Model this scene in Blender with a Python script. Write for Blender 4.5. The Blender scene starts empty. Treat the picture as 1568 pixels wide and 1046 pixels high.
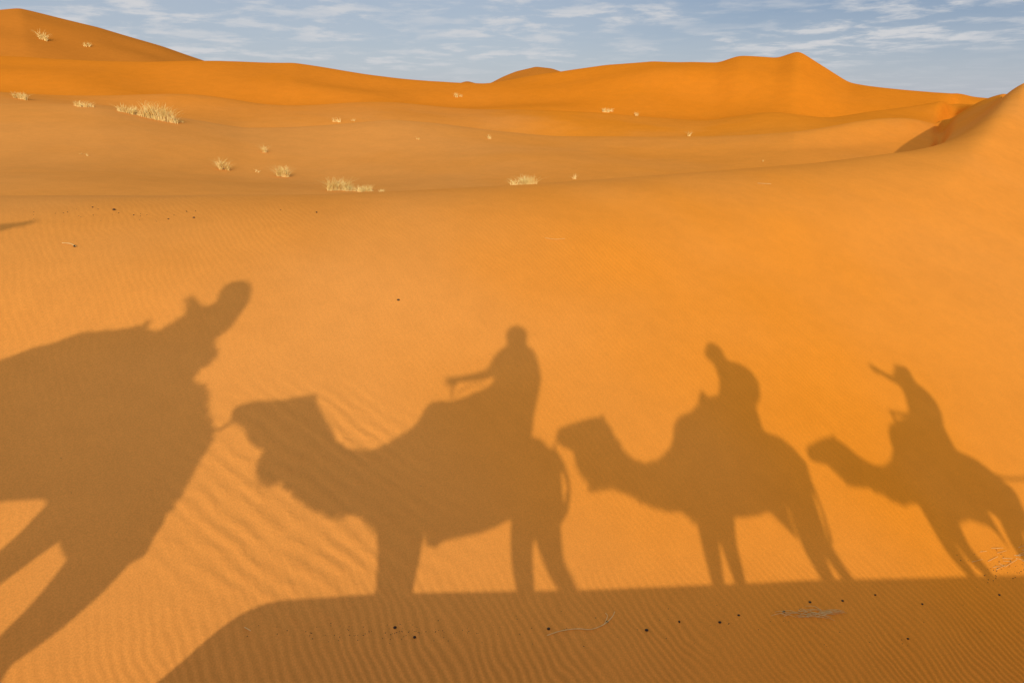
import bpy, math, random, numpy as np
from mathutils import Vector, Matrix
from mathutils.bvhtree import BVHTree
from mathutils.geometry import delaunay_2d_cdt
random.seed(4); rng=np.random.default_rng(4)
H=2.95; P=math.radians(19.6); F=1045.; SE=math.radians(18.6); TS=math.tan(SE)
cp,sp=math.cos(P),math.sin(P)
C=bpy.context
def link(o,parent=None):
    C.collection.objects.link(o)
    if parent: o.parent=parent
    return o
# ------------------------------------------------------------------ image pixels -> camera rays -> terrain
def ray(px,py):
    a=(px-784)/F; v=(523-py)/F
    return a, cp+sp*v, -sp+cp*v
def pixel_dir(px,py):
    a,y,z=ray(px,py); h=math.hypot(a,y); return math.atan2(a,y), z/h
A0=5.934
def N(x,y): return H-A0+.433*y-.285*x
gx=[-14,-8,-6,-4.5,-3,-1,0,2.6,5.6,12,40]; gz=[1.0,.95,.8,.4,.2,.05,0,-.15,-.35,-.9,-3]
lx=[-14,-8,-6,-4.5,-3,-2.65,-2.45,-2.2,-1.94,-1.09,.66,2.96,5.56,12,40]; lz=[.8,.7,.6,.2,0,-.06,.0,.25,.42,.373,.20,.014,-.22,-.8,-3]
def ridge(x,y):
    g=np.interp(x,gx,gz); L=sum(np.interp(x+o,lx,lz) for o in (-.16,-.08,0,.08,.16))/5
    b=np.exp(-((y-1.1)/.6)**2)
    z=np.where(y>1.1,L-.6*(y-1.1),np.where(y<-1.8,g-.3*(-1.8-y),g+(L-g)*b))
    return np.maximum(z,-3.5)
def smax(a,b,k):
    h=np.clip(.5+.5*(a-b)/k,0,1); return b+(a-b)*h+k*h*(1-h)
def near(x,y): return smax(N(x,y),ridge(x,y),.25)
th=np.radians(np.concatenate([np.arange(-180,-92,4),np.arange(-92,-48,.35),np.arange(-48,48,.15),np.arange(48,92,.35),np.arange(92,180,4)]))
rr=np.exp(np.arange(math.log(.2),math.log(3500),.015))
T,R=np.meshgrid(th,rr,indexing='ij')
X=R*np.sin(T); Y=R*np.cos(T)
tf=np.radians(np.arange(-60,60,.1))
def eI(pts,sm=1.0):
    t=np.array([pixel_dir(*p)[0] for p in pts]); e=np.array([pixel_dir(*p)[1] for p in pts])
    f=np.interp(tf,t,e)
    if sm>0:
        k=np.exp(-(np.arange(-40,41)*.1/sm)**2/2); k/=k.sum()
        f=np.convolve(np.pad(f,40,mode='edge'),k,'valid')
    return np.interp(th,tf,f)
eR1=eI([(-400,304),(0,300),(250,300),(500,298),(650,291),(800,283),(950,273),(1100,262),(1250,250),(1400,231),(1440,222),(1475,205),(1510,176),(1540,143),(1568,126),(1700,85)],.4)
eM1=eI([(0,158),(150,165),(250,180),(370,193),(470,190),(600,187),(730,200),(850,208),(1000,211),(1080,209),(1200,199),(1300,190),(1400,184),(1445,190),(1475,170),(1500,155),(1535,143),(1600,140)],.4)
eM2=eI([(0,140),(400,160),(600,158),(740,165),(900,172),(1080,184),(1180,171),(1270,184),(1350,172),(1460,156),(1600,165)],.7)
eF1=eI([(0,85),(90,90),(200,92),(320,97),(450,98),(560,115),(620,122),(700,130),(740,130),(860,112),(930,98),(1000,92),(1060,95),(1100,100),(1130,92),(1190,96),(1222,84),(1250,100),(1300,127),(1400,138),(1470,145),(1490,152),(1600,165)],.25)
eF2=eI([(-200,30),(0,17),(30,15),(60,22),(150,43),(250,72),(320,96),(450,120),(580,120),(640,124),(700,130),(715,125),(735,130),(750,129),(770,119),(790,111),(820,103),(845,106),(865,113),(900,130),(1300,140),(1500,150),(1600,160)],.15)
tc=np.clip(th,math.radians(-44),math.radians(38.5))
slope=.433*np.cos(tc)-.285*np.sin(tc)
rp=np.minimum(A0/np.maximum(slope-eR1,.05),34)
r0=.8*rp; rc=1.2*rp
kq=(slope-eR1)/(2*(rc-r0))
one=np.ones_like(th)
t1,t2=pixel_dir(1420,228)[0],pixel_dir(1458,213)[0]
w=np.clip((th-t1)/(t2-t1),0,1); w=w*w*(3-2*w)
wd_=np.clip((eM1-eR1)/.004,0,1); w=w*wd_
r2=np.where(w>.01,.4*rc+.6*46,rc*1.3); r3=np.maximum(15,1.55*rc)*(1-w)+50*w; r3=np.maximum(r3,r2+2); r4=np.maximum(38,r3+9)
KR=np.array([rc*.985,rc,r2,r3,.5*(r3+r4),r4,r4+5,r4+10,r4+20,r4+26,np.maximum(95,r4+40),np.maximum(118,r4+60),one*190,one*420,one*3600])
mid=.5*(eR1+eM1)
KE=np.array([eR1-.0005,eR1,(eR1-.03)*(1-w)+(eR1*.66+eM1*.34)*w,(eR1-.004)*(1-w)+(eM1-.001)*w,mid*(1-w)+(eM1-.0005)*w+.005*np.sin(th*9+1)*(1-w),eM1,eM1-.012,eM1+.0,eM2,eM2-.010,eF1,eF1-.03,eF2,one*-.03,one*-.0008])
KE[7]=np.minimum(KE[7],KE[8]-.004)
S=np.log(KR)
def pchip(x,y,xq):
    h=np.diff(x); d=np.diff(y)/h; n=len(x); m=np.zeros(n)
    for i in range(1,n-1):
        if d[i-1]*d[i]>0:
            w1=2*h[i]+h[i-1]; w2=h[i]+2*h[i-1]; m[i]=(w1+w2)/(w1/d[i-1]+w2/d[i])
    m[0]=0; m[-1]=d[-1]
    k=np.clip(np.searchsorted(x,xq)-1,0,n-2); t=np.clip((xq-x[k])/h[k],0,1)
    return (1+2*t)*(1-t)**2*y[k]+t*(1-t)**2*h[k]*m[k]+t*t*(3-2*t)*y[k+1]+t*t*(t-1)*h[k]*m[k+1]
lr=np.log(rr)
FAR=np.zeros_like(X)
for i in range(len(th)): FAR[i]=H+rr*pchip(S[:,i],KE[:,i],lr)
Zn=near(X,Y)-np.where(R>r0[:,None],kq[:,None]*(np.minimum(R,rc[:,None]*1.2)-r0[:,None])**2,0)
Z=np.where(R<rc[:,None],Zn,FAR)
def und(x,y,s,seed):
    g=np.random.default_rng(seed); o=0
    for i in range(7):
        a=g.uniform(0,math.pi); k=2*math.pi/(s*g.uniform(.6,1.8)); o=o+np.sin((x*math.cos(a)+y*math.sin(a))*k+g.uniform(0,6.28)+.8*np.sin((x*math.sin(a)-y*math.cos(a))*k*.6))
    return o/7
front=np.clip((math.radians(60)-np.abs(T))/.2,0,1)
Z+=front*np.clip((R-rc[:,None]*1.3)/(rc[:,None]*.5),0,1)*np.clip(R/60,.0,1)*(1-np.clip((R-70)/25,0,1))*.5*und(X,Y,14,3)*(1-w[:,None])
Z+=front*np.clip((R-62)/14,0,1)*(1-np.clip((R-160)/60,0,1))*.7*und(X,Y,24,5)
Z+=front*np.clip((R-3.5)/2,0,1)*np.clip((rc[:,None]-R)/3,0,1)*.018*und(X,Y,2.4,8)
wb=np.clip((np.abs(T)-math.radians(62))/math.radians(28),0,1); wb=wb*wb*(3-2*wb)*np.clip((R-5)/6,0,1)
Z=Z*(1-wb)+wb*ridge(X,Y)
n,m=Z.shape
verts=np.stack([X,Y,Z],-1).reshape(-1,3)
idx=np.arange(n*m).reshape(n,m); b=np.roll(idx,-1,0)
faces=np.stack([idx[:,:-1],idx[:,1:],b[:,1:],b[:,:-1]],-1).reshape(-1,4)
me=bpy.data.meshes.new('sand_dunes')
me.from_pydata(verts.tolist()+[[0,0,float(near(0.,0.))]],[],faces.tolist()+[[int(idx[i,0]),int(b[i,0]),n*m] for i in range(n)])
me.shade_smooth(); me.update()
dunes=link(bpy.data.objects.new('sand_dunes',me))
C.view_layer.update()
bv=BVHTree.FromObject(dunes,C.evaluated_depsgraph_get())
def hit(px,py):
    d=Vector(ray(px,py)).normalized(); h=bv.ray_cast(Vector((0,0,H)),d)
    if h[0] is None or h[3]>60 and py>300:
        t=A0/(.433*d.y-.285*d.x-d.z); return Vector((0,0,H))+d*t
    return h[0]
def ground(x,y):
    h=bv.ray_cast(Vector((x,y,50)),Vector((0,0,-1))); return h[0].z
# ------------------------------------------------------------------ materials
def M(name): 
    m=bpy.data.materials.new(name); m.use_nodes=True; nt=m.node_tree; b=nt.nodes['Principled BSDF']; b.inputs['Roughness'].default_value=.9; b.inputs['Specular IOR Level'].default_value=.1
    return m,nt,b
def noisy(name,c1,c2,scale=8,bump=.3):
    m,nt,b=M(name); tc=nt.nodes.new('ShaderNodeTexCoord'); no=nt.nodes.new('ShaderNodeTexNoise'); no.inputs['Scale'].default_value=scale; no.inputs['Detail'].default_value=3
    r=nt.nodes.new('ShaderNodeValToRGB'); r.color_ramp.elements[0].position=.35; r.color_ramp.elements[1].position=.65
    r.color_ramp.elements[0].color=(*c1,1); r.color_ramp.elements[1].color=(*c2,1)
    nt.links.new(tc.outputs['Object'],no.inputs['Vector']); nt.links.new(no.outputs[0],r.inputs[0]); nt.links.new(r.outputs[0],b.inputs['Base Color'])
    bu=nt.nodes.new('ShaderNodeBump'); bu.inputs['Strength'].default_value=bump; bu.inputs['Distance'].default_value=.01; nt.links.new(no.outputs[0],bu.inputs['Height']); nt.links.new(bu.outputs[0],b.inputs['Normal'])
    return m
def sand():
    m,nt,b=M('sand'); b.inputs['Roughness'].default_value=1; b.inputs['Specular IOR Level'].default_value=0
    L=nt.links.new; nn=nt.nodes.new
    def math_(op,a,c=None,clamp=False):
        q=nn('ShaderNodeMath'); q.operation=op; q.use_clamp=clamp
        for i,v in enumerate((a,c)):
            if v is None: continue
            if isinstance(v,(int,float)): q.inputs[i].default_value=v
            else: L(v,q.inputs[i])
        return q.outputs[0]
    def mr(v,a,c,d=0.,e=1.):
        q=nn('ShaderNodeMapRange'); q.interpolation_type='SMOOTHSTEP'
        L(v,q.inputs[0])
        for i,x in enumerate((a,c,d,e)): q.inputs[i+1].default_value=x
        return q.outputs[0]
    def nz(scale,det=2):
        q=nn('ShaderNodeTexNoise'); q.inputs['Scale'].default_value=scale; q.inputs['Detail'].default_value=det; L(pos,q.inputs['Vector']); return q.outputs[0]
    def dot(v):
        q=nn('ShaderNodeVectorMath'); q.operation='DOT_PRODUCT'; L(pos,q.inputs[0]); q.inputs[1].default_value=v; return q.outputs['Value']
    def mix(f,a,c,t='MIX'):
        q=nn('ShaderNodeMix'); q.data_type='RGBA'; q.blend_type=t
        if isinstance(f,float): q.inputs[0].default_value=f
        else: L(f,q.inputs[0])
        for i,x in ((6,a),(7,c)):
            if isinstance(x,tuple): q.inputs[i].default_value=(*x,1)
            else: L(x,q.inputs[i])
        return q.outputs[2]
    tc=nn('ShaderNodeTexCoord'); pos=tc.outputs['Object']
    sx=nn('ShaderNodeSeparateXYZ'); L(pos,sx.inputs[0]); x,y=sx.outputs[0],sx.outputs[1]
    ln=nn('ShaderNodeVectorMath'); ln.operation='LENGTH'; L(pos,ln.inputs[0]); dist=ln.outputs['Value']
    n1=nz(.9,3); n2=nz(4.5,4); n0=nz(.14,3)
    def rip(dirv,lam,wob1,wob2):
        u=math_('ADD',dot(dirv),math_('ADD',math_('MULTIPLY',n1,wob1),math_('MULTIPLY',n2,wob2)))
        s=math_('SINE',math_('MULTIPLY',u,6.2832/lam)); return math_('MULTIPLY',math_('ADD',s,1.),.5)
    rA=rip((.41,.912,0),.15,.42,.05); rB=rip((.80,.60,0),.072,.42,.035)
    pd=nn('ShaderNodeVectorMath'); pd.operation='DISTANCE'; L(pos,pd.inputs[0]); pd.inputs[1].default_value=(-1.75,5.1,-.4)
    mA=math_('MULTIPLY',mr(pd.outputs['Value'],.5,1.8,1,0),mr(n2,.38,.6,.3,1))
    mB0=math_('MAXIMUM',math_('MULTIPLY',mr(math_('SUBTRACT',y,math_('MULTIPLY',x,.25)),3.9,5.3,1,0),mr(x,-3.2,-1.2,.4,1)),mr(n0,.42,.65,.06,.24))
    mB=math_('MULTIPLY',math_('MULTIPLY',mB0,mr(n1,.3,.62,.4,1)),mr(dist,8,16,1,0))
    h=math_('ADD',math_('MULTIPLY',math_('MULTIPLY',rA,mA),.011),math_('MULTIPLY',math_('MULTIPLY',rB,mB),.0065))
    gn=nz(85.,2)
    h=math_('ADD',h,math_('MULTIPLY',n2,.005))
    h=math_('ADD',h,math_('MULTIPLY',gn,.0018))
    bu=nn('ShaderNodeBump'); bu.inputs['Strength'].default_value=.8; bu.inputs['Distance'].default_value=1.; L(h,bu.inputs['Height']); L(bu.outputs[0],b.inputs['Normal'])
    sat=(.775,.246,.018); pale=(.735,.278,.052); deep=(.72,.205,.011)
    f=math_('ADD',mr(n0,.35,.65,-.25,.25),mr(x,-4,6,.05,.95),True)
    col=mix(f,pale,sat)
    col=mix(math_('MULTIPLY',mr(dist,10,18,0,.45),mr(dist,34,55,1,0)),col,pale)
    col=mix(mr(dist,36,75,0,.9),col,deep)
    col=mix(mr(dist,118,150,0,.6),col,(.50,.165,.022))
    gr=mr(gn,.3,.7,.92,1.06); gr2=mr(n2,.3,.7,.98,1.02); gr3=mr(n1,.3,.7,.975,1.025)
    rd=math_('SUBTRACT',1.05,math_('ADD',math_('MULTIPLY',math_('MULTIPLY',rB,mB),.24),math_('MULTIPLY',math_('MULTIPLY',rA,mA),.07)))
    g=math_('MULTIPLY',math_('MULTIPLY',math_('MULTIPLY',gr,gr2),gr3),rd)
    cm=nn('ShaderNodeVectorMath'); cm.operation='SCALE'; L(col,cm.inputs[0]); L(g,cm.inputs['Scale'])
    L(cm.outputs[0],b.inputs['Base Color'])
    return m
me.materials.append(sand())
fur=noisy('camel_fur',(.36,.22,.11),(.5,.33,.18),14,.5)
cloth_b=noisy('blue_robe',(.03,.07,.22),(.05,.11,.3),20); cloth_w=noisy('white_shirt',(.55,.52,.46),(.7,.67,.6),20); cloth_r=noisy('red_blanket',(.32,.04,.03),(.45,.1,.05),25)
cloth_g=noisy('grey_jacket',(.1,.11,.12),(.18,.18,.19),20)
skin=noisy('skin',(.42,.24,.16),(.5,.3,.2),30,.1); ropem=noisy('rope_fibre',(.25,.17,.08),(.4,.3,.16),60); metal=noisy('saddle_bar',(.12,.1,.09),(.2,.18,.15),30); dark=noisy('dark_eye',(.01,.008,.006),(.02,.015,.01),5)
# ------------------------------------------------------------------ caravan plane
NRM=Vector((.15,1,0)).normalized()
def Yp(x): return -.22-.15*x
def un(p):
    q=hit(*p); return (q.x, q.z+TS*(q.y-Yp(q.x)))
def W(x,z,off=0.): 
    return Vector((x,Yp(x),z-TS*off))+NRM*off
class Mesh:
    def __init__(s): s.v=[]; s.f=[]
    def add(s,v,f):
        o=len(s.v); s.v+=[tuple(q) for q in v]; s.f+=[[i+o for i in g] for g in f]
    def inflate(s,poly,k=.55,pw=.6,off=0.,sp_=.035):
        P0=[Vector(p) for p in poly]; out=[]
        for i in range(len(P0)):
            a=P0[i]; c=P0[(i+1)%len(P0)]; nseg=max(1,int((c-a).length/sp_)); out+=[a.lerp(c,j/nseg) for j in range(nseg)]
        A=np.array([[p.x,p.y] for p in out]); B=np.roll(A,-1,0)
        lo=A.min(0); hi=A.max(0)
        ny=int((hi[1]-lo[1])/sp_)+1; nx=int((hi[0]-lo[0])/sp_)+1
        Q=np.array([(lo[0]+(i+.5*(j%2))*sp_,lo[1]+j*sp_*.9) for i in range(nx+1) for j in range(int(ny*1.12)+1)])
        def dist(Q):
            d=B-A; L2=(d**2).sum(1)+1e-12
            t=np.clip(((Q[:,None,:]-A[None])*d[None]).sum(2)/L2,0,1)
            return np.sqrt((((A[None]+t[...,None]*d[None])-Q[:,None,:])**2).sum(2).min(1))
        dq=dist(Q); Q=Q[dq>sp_*.55]
        pts=[Vector((p[0],p[1])) for p in A]+[Vector((p[0],p[1])) for p in Q]
        vo,eo,fo,_,_,_=delaunay_2d_cdt(pts,[(i,(i+1)%len(A)) for i in range(len(A))],[],1,1e-5)
        V=np.array([[p.x,p.y] for p in vo]); D=dist(V); wv=k*np.power(np.maximum(D,0),pw); wv[D<1e-4]=0
        E=set()
        for f in fo:
            for a_,b_ in zip(f,list(f[1:])+[f[0]]): E.add((min(a_,b_),max(a_,b_)))
        E=np.array(list(E)); bd=D<1e-4
        for _ in range(8):
            sm=np.zeros(len(V)); ct=np.zeros(len(V))
            np.add.at(sm,E[:,0],wv[E[:,1]]); np.add.at(sm,E[:,1],wv[E[:,0]]); np.add.at(ct,E[:,0],1); np.add.at(ct,E[:,1],1)
            nw=.5*wv+.5*sm/np.maximum(ct,1); nw[bd]=0; wv=nw
        nV=len(V); vv=[]; mp={}
        for i in range(nV): vv.append(W(V[i,0],V[i,1],off)+NRM*wv[i])
        for i in range(nV):
            if bd[i]: mp[i]=i
            else: mp[i]=len(vv); vv.append(W(V[i,0],V[i,1],off)-NRM*wv[i])
        s.add(vv,[list(f)[::-1] for f in fo]+[[mp[i] for i in f] for f in fo])
    def tube(s,pts,rad,seg=12,flat=1.,sub=4):
        pts=[Vector(p) for p in pts]
        PP=[];RR=[]; nP=len(pts)
        for i in range(nP-1):
            p0=pts[max(i-1,0)];p1=pts[i];p2=pts[i+1];p3=pts[min(i+2,nP-1)]
            for j in range(sub):
                t=j/sub; PP.append(.5*((2*p1)+(p2-p0)*t+(2*p0-5*p1+4*p2-p3)*t*t+(3*p1-p0-3*p2+p3)*t**3)); RR.append(rad[i]*(1-t)+rad[i+1]*t)
        PP.append(pts[-1]); RR.append(rad[-1])
        d0=(PP[1]-PP[0]).normalized(); d1=(PP[-1]-PP[-2]).normalized()
        PP=[PP[0]-d0*RR[0]*.8,PP[0]-d0*RR[0]*.5]+PP+[PP[-1]+d1*RR[-1]*.5,PP[-1]+d1*RR[-1]*.8]; RR=[RR[0]*.4,RR[0]*.8]+RR+[RR[-1]*.8,RR[-1]*.4]
        v=[];f=[]; u=None
        for i,p in enumerate(PP):
            d=(PP[min(i+1,len(PP)-1)]-PP[max(i-1,0)]).normalized()
            if u is None: u=d.cross(Vector((0,0,1))); u=u if u.length>.1 else d.cross(Vector((1,0,0)))
            u=(u-d*u.dot(d)).normalized(); q=d.cross(u)
            for k in range(seg):
                a=2*math.pi*k/seg; v.append(p+(u*math.cos(a)*flat+q*math.sin(a))*RR[i])
        for i in range(len(PP)-1):
            for k in range(seg): f.append([i*seg+k,i*seg+(k+1)%seg,(i+1)*seg+(k+1)%seg,(i+1)*seg+k])
        f.append(list(range(seg))[::-1]); f.append([(len(PP)-1)*seg+k for k in range(seg)])
        s.add(v,f)
    def ell(s,c,rx,ry,rz,nu=16,nv=10):
        v=[];f=[]
        for i in range(nv+1):
            for j in range(nu):
                a=math.pi*i/nv; b_=2*math.pi*j/nu; v.append((c[0]+rx*math.sin(a)*math.cos(b_),c[1]+ry*math.sin(a)*math.sin(b_),c[2]+rz*math.cos(a)))
        for i in range(nv):
            for j in range(nu): f.append([i*nu+j,(i+1)*nu+j,(i+1)*nu+(j+1)%nu,i*nu+(j+1)%nu])
        s.add(v,f)
    def hair(s,poly,a,b_,length,n,lat=.05):
        """shaggy hair on a stretch of the outline (vertex a .. b_)"""
        Pp=[Vector(p) for p in poly]; area=sum(Pp[i].x*Pp[(i+1)%len(Pp)].y-Pp[(i+1)%len(Pp)].x*Pp[i].y for i in range(len(Pp))); sg=1 if area>0 else -1
        seg=[(Pp[i],Pp[i+1]) for i in range(a,b_)]; Ls=[(q-p).length for p,q in seg]
        for _ in range(n):
            i=random.choices(range(len(seg)),Ls)[0]; p,q=seg[i]; t=random.random(); c=p.lerp(q,t); d=(q-p).normalized(); nrm=Vector((d.y,-d.x))*sg
            l=length*random.uniform(.3,1); g=nrm*l+d*random.uniform(-.5,.5)*l+Vector((0,-.25*l)); o=random.uniform(-lat,lat)
            s.tube([W(c.x-nrm.x*.03,c.y-nrm.y*.03,o),W(c.x+g.x,c.y+g.y,o)],[.011,.003],5,1,2)
    def obj(s,name,mat,parent,remesh=0.):
        m_=bpy.data.meshes.new(name); m_.from_pydata(s.v,[],s.f); m_.materials.append(mat); m_.validate(); m_.shade_smooth()
        o=link(bpy.data.objects.new(name,m_),parent)
        if remesh:
            r=o.modifiers.new('r','REMESH'); r.mode='VOXEL'; r.voxel_size=remesh; r.use_smooth_shade=True
            q=o.modifiers.new('s','SMOOTH'); q.iterations=2; q.factor=.35
        return o
def empty(name):
    e=bpy.data.objects.new(name,None); e.empty_display_size=.3; return link(e)
def leg(ms,tr,rad,off,hind):
    """upper joints from image pixels or world points, shank and padded foot completed down to the sand"""
    pts=[W(*un(p),off) if not isinstance(p,Vector) else p for p in tr]
    e=pts[-1]; dx=(pts[-1].x-pts[-2].x)/max(.05,abs(pts[-1].z-pts[-2].z))
    dx=max(-.25,min(.45,dx))
    gz_=ground(e.x+dx*.4,e.y); hgt=e.z-gz_
    if hgt>.12:
        k1=Vector((e.x+dx*hgt*.35+(.03 if hind else -.02),e.y,gz_+hgt*.6)); k2=Vector((e.x+dx*hgt*.45,e.y,gz_+.10))
        pts+= [k1,k2]; rad=rad+[rad[-1]*.85,rad[-1]*.62]
        foot=k2
    else: foot=e
    ms.tube(pts,rad)
    ms.ell((foot.x-.04,foot.y,ground(foot.x-.04,foot.y)+.045),.11,.085,.055)
def hand(ms,pos,d,scale=1.,curl=.4,side=1):
    d=d.normalized(); up=Vector((0,0,1)); s_=d.cross(up); s_=s_.normalized() if s_.length>.05 else Vector((0,1,0)); n_=s_.cross(d).normalized()
    ms.tube([pos-d*.02,pos+d*.04*scale,pos+d*.08*scale],[.03,.04,.036],10,.6)
    for i,(o,l) in enumerate(((-.03,.065),(-.01,.078),(.01,.072),(.03,.056))):
        a=pos+d*.085*scale+n_*o; ms.tube([a-d*.02,a+d*l*.5+s_*side*curl*.01+n_*o*.3,a+d*l+s_*side*curl*.04+n_*o*.6],[.010,.009,.007],6)
    a=pos+d*.03-n_*.03; ms.tube([a,a-n_*.03+d*.02,a-n_*.04+d*.055],[.012,.011,.008],6)
def camel(name,body,legs,tail,head,back,hairs):
    e=empty(name); ms=Mesh(); ms.inflate(body)
    for t,r,off,h in legs: leg(ms,t,r,off,h)
    if tail: ms.tube([W(*un(p)) for p in tail],[.032,.026,.022,.026][:len(tail)])
    hx,hz=un(head)
    for sgn in (-1,1):
        ms.tube([W(hx,hz)+NRM*.07*sgn,W(hx+.03,hz+.03)+NRM*.11*sgn,W(hx+.05,hz+.06)+NRM*.12*sgn],[.025,.028,.008],8)
    ms.obj('body',fur,e,.02)
    hm=Mesh()
    for a,b_,l,n_ in hairs: hm.hair(body,a,b_,l,n_)
    hm.obj('shaggy_hair',fur,e)
    ey=Mesh()
    for sgn in (-1,1): 
        c=W(hx-.16,hz-.05)+NRM*.105*sgn; ey.ell(c,.022,.015,.02,10,6)
    ey.obj('eyes',dark,e)
    bl=Mesh(); pts=[un(p) for p in back]; v=[];f=[]; K=17; xs=[p[0] for p in pts]; zs=[p[1] for p in pts]; nx=14
    for i in range(nx+1):
        x=xs[0]+(xs[-1]-xs[0])*i/nx; zt=float(np.interp(x,xs,zs))-.07
        for j in range(K):
            a=math.pi*(j/(K-1)); lat=math.cos(a)*.40; zz=zt-.75*(1-math.sin(a)**.6) ; v.append(W(x,zz)+NRM*lat)
    for i in range(nx):
        for j in range(K-1): f.append([i*K+j,i*K+j+1,(i+1)*K+j+1,(i+1)*K+j])
    bl.add(v,f); o=bl.obj('saddle_blanket',cloth_r,e); so_=o.modifiers.new('t','SOLIDIFY'); so_.thickness=.02
    return e
def rider(name,body,arms,legs,face,mat,hr=1.,lump=None):
    e=empty(name); ms=Mesh(); ms.inflate([un(p) for p in body],.62,.6)
    hd=Mesh()
    for a,off,rad in arms:
        pts=[W(*un(p),off) for p in a]; ms.tube(pts,rad,10); hand(hd,pts[-1],pts[-1]-pts[-2])
    hx,hz=un(legs[0]); kx,kz=un(legs[1]); fx,fz=un(legs[2])
    for sgn in (-1,1):
        ms.tube([W(hx,hz)+NRM*.08*sgn,W(kx,kz)+NRM*.44*sgn,W(fx,fz)+NRM*.45*sgn],[.11,.085,.055],12)
        ms.tube([W(fx+.03,fz-.05)+NRM*.45*sgn,W(fx-.16,fz-.09)+NRM*.46*sgn],[.05,.035],10)
    if lump:
        lx_,lz_=un(lump[0]); c=W(lx_,lz_); ms.ell(c,lump[1],lump[1]*1.1,lump[1]*1.1)
    ms.obj('clothed_body',mat,e,.012)
    x,z=un(face)
    c=W(x,z); hd.ell(c,.09*hr,.12*hr,.112*hr)
    hd.tube([c+Vector((-.075*hr,0,.02)),c+Vector((-.105*hr,0,-.015))],[.012,.016],8)
    for sgn in (-1,1): hd.ell(c+NRM*.125*hr*sgn,.025,.012,.035,8,6)
    hd.obj('head_and_hands',skin,e)
    fe=Mesh()
    for sgn in (-1,1): fe.ell(c+Vector((-.078*hr,.035*sgn,.015)),.014,.014,.009,8,6)
    fe.obj('eyes',dark,e)
    return e
def bar(e,pts,r=.014,name='saddle_handle'):
    ms=Mesh(); ms.tube([W(*un(p)) for p in pts],[r]*len(pts),8); ms.obj(name,metal,e)
U=lambda L_:[un(p) for p in L_]
b2=U([(350,640),(354,627),(366,619),(384,614),(405,612),(430,612),(460,606),(486,602),(487,618),(498,638),(512,660),(516,677),(530,686),(555,691),(580,687),(600,677),(620,662),(640,645),(648,628),(655,617),(672,612),(690,613),(712,607),(735,596),(755,590),(815,668),(830,672),(845,690),(857,712),(862,740),(863,765),(867,800),(820,815),(780,797),(760,808),(735,818),(705,824),(682,828),(668,842),(659,836),(662,818),(640,816),(600,818),(573,805),(560,783),(540,782),(515,788),(495,780),(470,765),(450,750),(430,735),(412,739),(400,728),(400,705),(409,690),(392,686),(380,676),(374,658),(362,650),(352,648)])
c2=camel('camel',b2,
 [([(600,780),(600,840),(595,908)],[.13,.095,.085],-.12,False),([(628,780),(624,840),(612,910)],[.15,.10,.08],.12,False),([(805,770),(796,835),(802,905)],[.15,.105,.08],.12,True),([(835,780),(852,860),(875,903)],[.17,.09,.07],-.12,True)],
 [(848,690),(862,712),(871,745),(867,785)],(470,618),[(690,622),(735,606),(780,600),(815,672)],[(39,44,.05,110),(44,54,.042,260),(11,16,.028,90)])
rider2=rider('rider',[(777,528),(765,536),(755,547),(748,560),(757,577),(752,588),(730,602),(730,640),(815,672),(818,640),(824,610),(830,580),(825,555),(819,538),(806,527),(809,512),(803,502),(790,497),(778,502),(773,514),(776,525)],
 [([(770,547),(748,572),(703,581)],0,[.075,.055,.032]),([(800,548),(790,590),(765,610)],.18,[.07,.055,.035])],[(790,630),(740,650),(750,720)],(790,514),cloth_w)
bar(rider2,[(692,608),(693,590),(700,578)]); bar(rider2,[(700,603),(716,592),(742,588)],.008,'reins')
b3=U([(849,668),(853,656),(870,649),(890,643),(910,638),(926,639),(936,655),(945,672),(955,690),(970,703),(990,710),(1008,704),(1022,690),(1030,672),(1030,650),(1040,636),(1058,629),(1068,618),(1071,597),(1079,596),(1084,608),(1095,603),(1175,662),(1195,668),(1215,685),(1230,702),(1237,715),(1234,740),(1240,775),(1228,800),(1199,770),(1190,778),(1165,790),(1140,793),(1125,793),(1095,805),(1064,798),(1045,778),(1030,780),(1005,775),(985,768),(960,752),(935,745),(918,745),(905,750),(902,735),(890,725),(880,710),(878,692),(866,687),(856,682),(850,675)])
c3=camel('camel',b3,
 [([(1085,780),(1090,830),(1103,897)],[.16,.10,.065],-.12,False),([(1102,780),(1114,835),(1132,895)],[.15,.09,.06],.12,False),([(1218,750),(1237,825),(1266,887)],[.19,.12,.075],.12,True),([(1228,750),(1262,828),(1299,884)],[.15,.075,.06],-.12,True)],
 [(1232,708),(1240,735),(1258,780),(1273,830)],(918,648),[(1070,625),(1100,612),(1140,635),(1175,668)],[(36,47,.035,220),(7,12,.025,60)])
rider3=rider('rider',[(1078,541),(1080,530),(1092,525),(1104,532),(1109,544),(1115,552),(1130,555),(1150,567),(1163,587),(1165,608),(1158,624),(1165,645),(1172,665),(1095,660),(1075,622),(1100,602),(1101,583),(1096,565),(1090,555),(1082,550)],
 [([(1115,570),(1106,605),(1085,618)],.15,[.06,.05,.03])],[(1130,640),(1085,650),(1090,710)],(1092,539),cloth_g,1.1,((1137,587),.19))
b4=U([(1232,692),(1235,682),(1250,674),(1268,667),(1285,673),(1300,685),(1318,700),(1335,710),(1350,713),(1362,705),(1367,685),(1363,665),(1375,655),(1440,658),(1462,688),(1490,700),(1515,718),(1532,733),(1548,760),(1560,790),(1535,800),(1513,782),(1500,793),(1480,795),(1462,793),(1435,803),(1405,770),(1385,765),(1368,768),(1350,755),(1325,745),(1300,742),(1285,728),(1270,713),(1250,709),(1237,705)])
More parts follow.
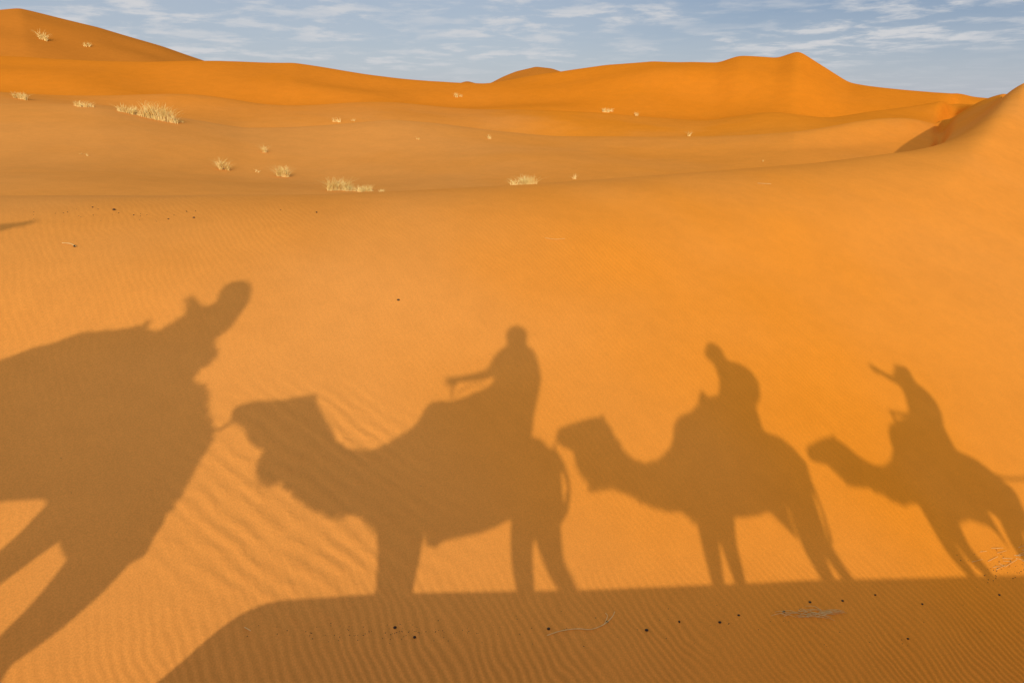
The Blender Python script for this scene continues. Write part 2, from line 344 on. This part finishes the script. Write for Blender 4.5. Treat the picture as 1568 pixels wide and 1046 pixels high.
c4=camel('camel',b4,
 [([(1425,775),(1458,838),(1490,880)],[.14,.095,.06],-.12,False),([(1442,775),(1475,838),(1512,880)],[.13,.08,.055],.12,False),([(1530,755),(1556,830),(1590,877)],[.18,.11,.065],.12,True),([(1545,755),(1580,820),(1618,872)],[.14,.08,.06],-.12,True)],
 [(1528,728),(1540,750),(1558,780),(1575,815)],(1275,677),[(1375,668),(1410,655),(1440,665),(1465,695)],[(26,33,.03,120)])
rider4=rider('rider',[(1366,573),(1369,563),(1380,559),(1391,564),(1396,574),(1402,585),(1419,598),(1435,617),(1443,635),(1446,655),(1465,690),(1370,690),(1361,665),(1374,652),(1387,648),(1390,625),(1384,602),(1376,588),(1368,583)],
 [([(1394,594),(1366,580),(1347,569)],0,[.065,.045,.03]),([(1410,605),(1400,635),(1382,645)],.12,[.06,.045,.03])],[(1420,670),(1375,680),(1385,730)],(1380,572),cloth_b,1.05)
bar(rider4,[(1363,630),(1376,634),(1390,635)],.024); bar(rider4,[(1365,632),(1371,645),(1374,660)],.024)
# leading camel on the higher sand (left)
ext=[(-4.75,2.45),(-5.0,2.3),(-5.25,2.27),(-5.45,2.45),(-5.6,2.7),(-5.8,2.8),(-6.05,2.72),(-6.25,2.6),(-6.22,2.5),(-6.0,2.48),(-5.82,2.38),(-5.68,2.1),(-5.35,1.85),(-5.0,1.65),(-4.75,1.42),(-4.4,1.38)]
b1=U([(-5,770),(68,765),(82,815),(100,860),(165,885),(225,850),(260,780),(300,715),(328,665),(325,650),(316,622),(295,600),(240,560),(180,520),(120,520),(60,528),(0,551)])
c1e=empty('camel'); ms=Mesh(); ms.inflate(b1+ext)
leg(ms,[(115,770),(42,832),(-40,902)],[.2,.125,.095],.12,True); leg(ms,[(205,790),(145,870),(80,938),(5,1005)],[.26,.20,.15,.10],-.12,True)
for off in (-.12,.12):
    q=[W(-4.75,1.65,off),W(-4.78+off*.5,1.2,off),W(-4.8+off*.6,.85,off)]; leg(ms,q,[.16,.10,.075],off,False)
ms.obj('body',fur,c1e,.02)
hm=Mesh(); hm.hair(b1,6,10,.03,110); hm.obj('shaggy_hair',fur,c1e)
r1=[(60,532),(120,510),(180,504),(212,500),(228,491),(224,501),(240,508),(270,492),(281,484),(287,470),(290,456),(296,452),(303,465),(318,469),(331,462),(336,447),(345,435),(360,430),(378,429),(387,438),(383,462),(365,487),(338,512),(327,522),(333,543),(312,562),(294,577),(299,585),(316,590),(319,612),(312,628),(200,620),(120,560)]
rider1=rider('rider',r1,[([(330,490),(312,478),(299,468)],.1,[.05,.04,.025])],[(270,570),(200,560),(205,640)],(364,449),cloth_b,1.12)
hm=Mesh(); hm.hair(U(r1),21,30,.035,90); hm.hair(U(r1),1,9,.035,45); hm.obj('tassels',cloth_r,rider1)
def dup(src,name,dx,dz):
    e=bpy.data.objects.new(name,None); link(e); e.location=(dx,-.15*dx,dz)
    for c in src.children:
        o=c.copy(); link(o,e)
    return e
dup(c3,'camel',-8.75,.92); r0_=dup(rider3,'rider',-8.75,.92)
ms=Mesh(); ap=[W(*un(p)) for p in [(-75,372),(-25,355),(24,345)]]; ms.tube(ap,[.13,.10,.045],10); hand(ms,ap[-1],ap[-1]-ap[-2])
ar=ms.obj('outstretched_arm',cloth_g,None); ar.parent=r0_; ar.matrix_parent_inverse=Matrix.Translation(-r0_.location)
dup(c4,'camel',3.35,-.32)
def rope(pts,r=.012):
    ms=Mesh(); ms.tube(pts,[r]*len(pts),8); ms.obj('lead_rope',ropem,None)
rope([W(*un(p)) for p in [(320,656),(336,658),(352,648)]],.014)
rope([W(*un(p)) for p in [(1522,728),(1545,733),(1575,732),(1615,722)]],.02)
rope([W(*un(p)) for p in [(830,686),(842,692),(852,678)]])
# ------------------------------------------------------------------ grass tufts
grass=noisy('dry_grass',(.70,.47,.13),(.90,.66,.24),3,.1)
def tuft(px,py,wp,hp,nb=150):
    c=hit(px,py); d=(c-Vector((0,0,H))).length; wm=wp*d/F; hm=hp*d/F
    v=[];f=[]
    th_=max(.003,.00032*d)
    subs=[(random.gauss(0,.22)*wm,random.gauss(0,.12)*wm,random.uniform(.5,1.)) for _ in range(max(3,int(wp/4)))]
    for i in range(int(nb*2.2)):
        ox,oy,hs=random.choice(subs); bx,by=c.x+ox+random.gauss(0,.06)*wm,c.y+oy+random.gauss(0,.04)*wm
        a=random.uniform(0,6.28)
        L_=hm*hs*random.uniform(.3,1.15); lean=random.uniform(.1,1.2)
        ca,sa=math.cos(a),math.sin(a); w0=random.uniform(-1.2,1.2); tx,ty=math.cos(w0),math.sin(w0)
        gz_=ground(bx,by)-.02; o=len(v)
        for k in range(4):
            t=k/3; hw=th_*(1-t*.85); x=bx+ca*L_*lean*t*t; y=by+sa*L_*lean*t*t; z=gz_+L_*(t-.25*lean*t*t)
            v+=[(x-tx*hw,y-ty*hw,z),(x+tx*hw,y+ty*hw,z)]
        for k in range(3): f.append((o+2*k,o+2*k+1,o+2*k+3,o+2*k+2))
    m_=bpy.data.meshes.new('grass_tuft'); m_.from_pydata(v,[],f); m_.materials.append(grass); link(bpy.data.objects.new('grass_tuft',m_))
for t in [(245,184,46,24,300),(265,187,24,12,110),(197,174,32,14,170),(38,153,20,16,120),(128,164,28,9,80),(276,188,12,6,40),(345,261,16,17,100),(405,234,13,13,60),(435,271,22,18,150),(524,292,46,22,280),(550,293,44,13,170),(582,294,14,8,45),(800,283,44,18,260),(747,213,9,8,35),(641,214,6,6,14),(703,149,15,7,60),(928,172,20,8,70),(978,178,12,7,45),(1055,209,9,10,12),(67,62,13,13,60),(132,71,12,7,40),(515,187,16,10,26),(541,186,8,6,12),(880,275,12,10,12),(130,238,16,5,14),(394,264,12,7,14),(1168,248,6,4,10)]:
    tuft(*t)
# ------------------------------------------------------------------ droppings, pebbles, twigs
peb=noisy('dark_pebble',(.03,.02,.012),(.07,.05,.03),40)
ms=Mesh()
def pebble(px,py,r):
    c=hit(px,py); r*=random.uniform(.7,1.3); ms.ell((c.x,c.y,c.z+r*.45),r*random.uniform(.9,1.5),r*random.uniform(.8,1.2),r*.8,8,6)
for p in [(605,961),(635,976),(840,963),(990,965),(1040,952),(1102,953),(1131,942),(1200,937),(1240,922),(1290,920),(1340,911),(1390,978),(1412,925),(1530,911),(930,952)]: pebble(*p,.010)
for p in [(610,460),(115,378),(297,334),(485,326),(175,322)]: pebble(*p,.013)
for p in [(205,330),(258,336),(430,322),(142,318)]: pebble(*p,.008)
for i in range(90): pebble(random.gauss(590,100),968+random.gauss(0,8),.0028)
for i in range(50): pebble(random.uniform(750,1560),random.uniform(925,990),.003)
for i in range(60): pebble(random.gauss(1540,35),random.gauss(868,15),.0042)
for i in range(26): pebble(random.uniform(50,310),random.gauss(328,6),.0042)
for i in range(30): pebble(random.uniform(0,1560),random.uniform(350,900),.0022)
ms.obj('pebbles',peb,None)
straw=noisy('straw',(.66,.42,.14),(.84,.58,.22),20)
ms=Mesh()
def tw(pts,r=.004):
    q=[hit(*p)+Vector((0,0,.012)) for p in pts]; ms.tube(q,[r,]*len(q),6)
tw([(838,974),(860,967),(885,964),(905,965),(925,957),(937,946),(941,938)],.0032); tw([(925,957),(930,945),(927,940)],.0025)
tw([(375,962),(384,967)],.003); tw([(96,374),(108,375),(117,379)],.004); tw([(835,366),(850,368),(865,367)],.002); tw([(1160,282),(1180,283)],.004)
ms.obj('dry_twig',straw,None)
ms=Mesh()
for i in range(34):
    x=random.gauss(1238,17); y=941+random.gauss(0,2.5); a=random.uniform(-.6,.6); l=random.uniform(12,40)*random.choice((-1,1,1))
    q=[hit(x,y)+Vector((0,0,.006)),hit(x+l*.5*math.cos(a),y-abs(l)*.3*math.sin(a))+Vector((0,0,random.uniform(.01,.04)))]
    q.append(hit(x+l*math.cos(a),y-abs(l)*.5*math.sin(a))+Vector((0,0,.006)))
    ms.tube(q,[.0024,.0022,.0015],4)
for i in range(22):
    x=random.gauss(1540,22); y=860+random.gauss(0,10); q=[hit(x,y)+Vector((0,0,.005)),hit(x+random.uniform(8,18),y-random.uniform(-6,8))+Vector((0,0,random.uniform(.0,.03)))]
    ms.tube(q,[.0025,.0015],4)
ms.obj('dry_straw',straw,None)
# ------------------------------------------------------------------ sky
wd=bpy.data.worlds.new('World'); C.scene.world=wd; wd.use_nodes=True
nt=wd.node_tree; L=nt.links.new; nn=nt.nodes.new; bg=nt.nodes['Background']; bg.inputs[1].default_value=.15
sk=nn('ShaderNodeTexSky'); sk.sky_type='NISHITA'; sk.sun_disc=False; sk.sun_elevation=SE; sk.sun_rotation=math.radians(180)
sk.air_density=1.; sk.dust_density=.6; sk.ozone_density=2.5
tcw=nn('ShaderNodeTexCoord'); sep=nn('ShaderNodeSeparateXYZ'); L(tcw.outputs['Generated'],sep.inputs[0])
def wm(op,a,c=None,clamp=False):
    q=nn('ShaderNodeMath'); q.operation=op; q.use_clamp=clamp
    for i,v in enumerate((a,c)):
        if v is None: continue
        if isinstance(v,(int,float)): q.inputs[i].default_value=v
        else: L(v,q.inputs[i])
    return q.outputs[0]
def wr(v,a,c,d=0.,e=1.):
    q=nn('ShaderNodeMapRange'); q.interpolation_type='SMOOTHSTEP'; L(v,q.inputs[0])
    for i,x in enumerate((a,c,d,e)): q.inputs[i+1].default_value=x
    return q.outputs[0]
def wmix(f,a,c):
    q=nn('ShaderNodeMix'); q.data_type='RGBA'
    if isinstance(f,float): q.inputs[0].default_value=f
    else: L(f,q.inputs[0])
    for i,x in ((6,a),(7,c)):
        if isinstance(x,tuple): q.inputs[i].default_value=(*x,1)
        else: L(x,q.inputs[i])
    return q.outputs[2]
zc=wm('ADD',wm('MAXIMUM',sep.outputs[2],0.),.09)
cx=wm('DIVIDE',sep.outputs[0],zc); cy=wm('DIVIDE',sep.outputs[1],zc)
cb=nn('ShaderNodeCombineXYZ'); L(cx,cb.inputs[0]); L(cy,cb.inputs[1])
def wn(scale,det,rough=.6,dist=0.):
    q=nn('ShaderNodeTexNoise'); q.inputs['Scale'].default_value=scale; q.inputs['Detail'].default_value=det; q.inputs['Roughness'].default_value=rough; q.inputs['Distortion'].default_value=dist; L(cb.outputs[0],q.inputs['Vector']); return q.outputs[0]
c1_=wr(wn(.55,4,.6,.3),.36,.62); c2_=wr(wn(2.3,6,.62,.2),.44,.64)
right=wr(sep.outputs[0],-.1,.5)
haze=wmix(right,(2.2,2.55,3.25),(1.0,1.5,2.5))
haze=wmix(wr(sep.outputs[2],-.01,.14),(2.75,3.0,3.6),haze)
base=wmix(.86,sk.outputs[0],haze)
cover=wm('MULTIPLY',wm('MULTIPLY',wm('ADD',wm('MULTIPLY',c2_,.88),.10),wm('ADD',wm('MULTIPLY',c1_,.85),.15)),wr(sep.outputs[2],.01,.06,.25,1.),True)
col=wmix(cover,base,(4.2,4.25,4.4))
fill_glow=wr(sep.outputs[1],-1.,.3,2.6,1.)  # unseen sky behind the camera, extra brightness added to fill the shadows
cc=nn('ShaderNodeVectorMath'); cc.operation='SCALE'; L(col,cc.inputs[0]); L(fill_glow,cc.inputs['Scale'])
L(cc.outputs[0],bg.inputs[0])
sl=bpy.data.lights.new('sun','SUN'); sl.energy=2.5; sl.angle=math.radians(.55); sl.color=(1,.93,.82)
so=link(bpy.data.objects.new('sun',sl))
so.rotation_euler=Vector((0,math.cos(SE),-math.sin(SE))).to_track_quat('-Z','Y').to_euler()
cam=bpy.data.cameras.new('camera'); cam.lens=24; cam.sensor_width=36; cam.clip_end=8000; cam.clip_start=.05
co=link(bpy.data.objects.new('camera',cam)); co.location=(0,0,H); co.rotation_euler=(math.radians(90)-P,0,0)
C.scene.camera=co
C.scene.view_settings.view_transform='Standard'; C.scene.view_settings.look='None'
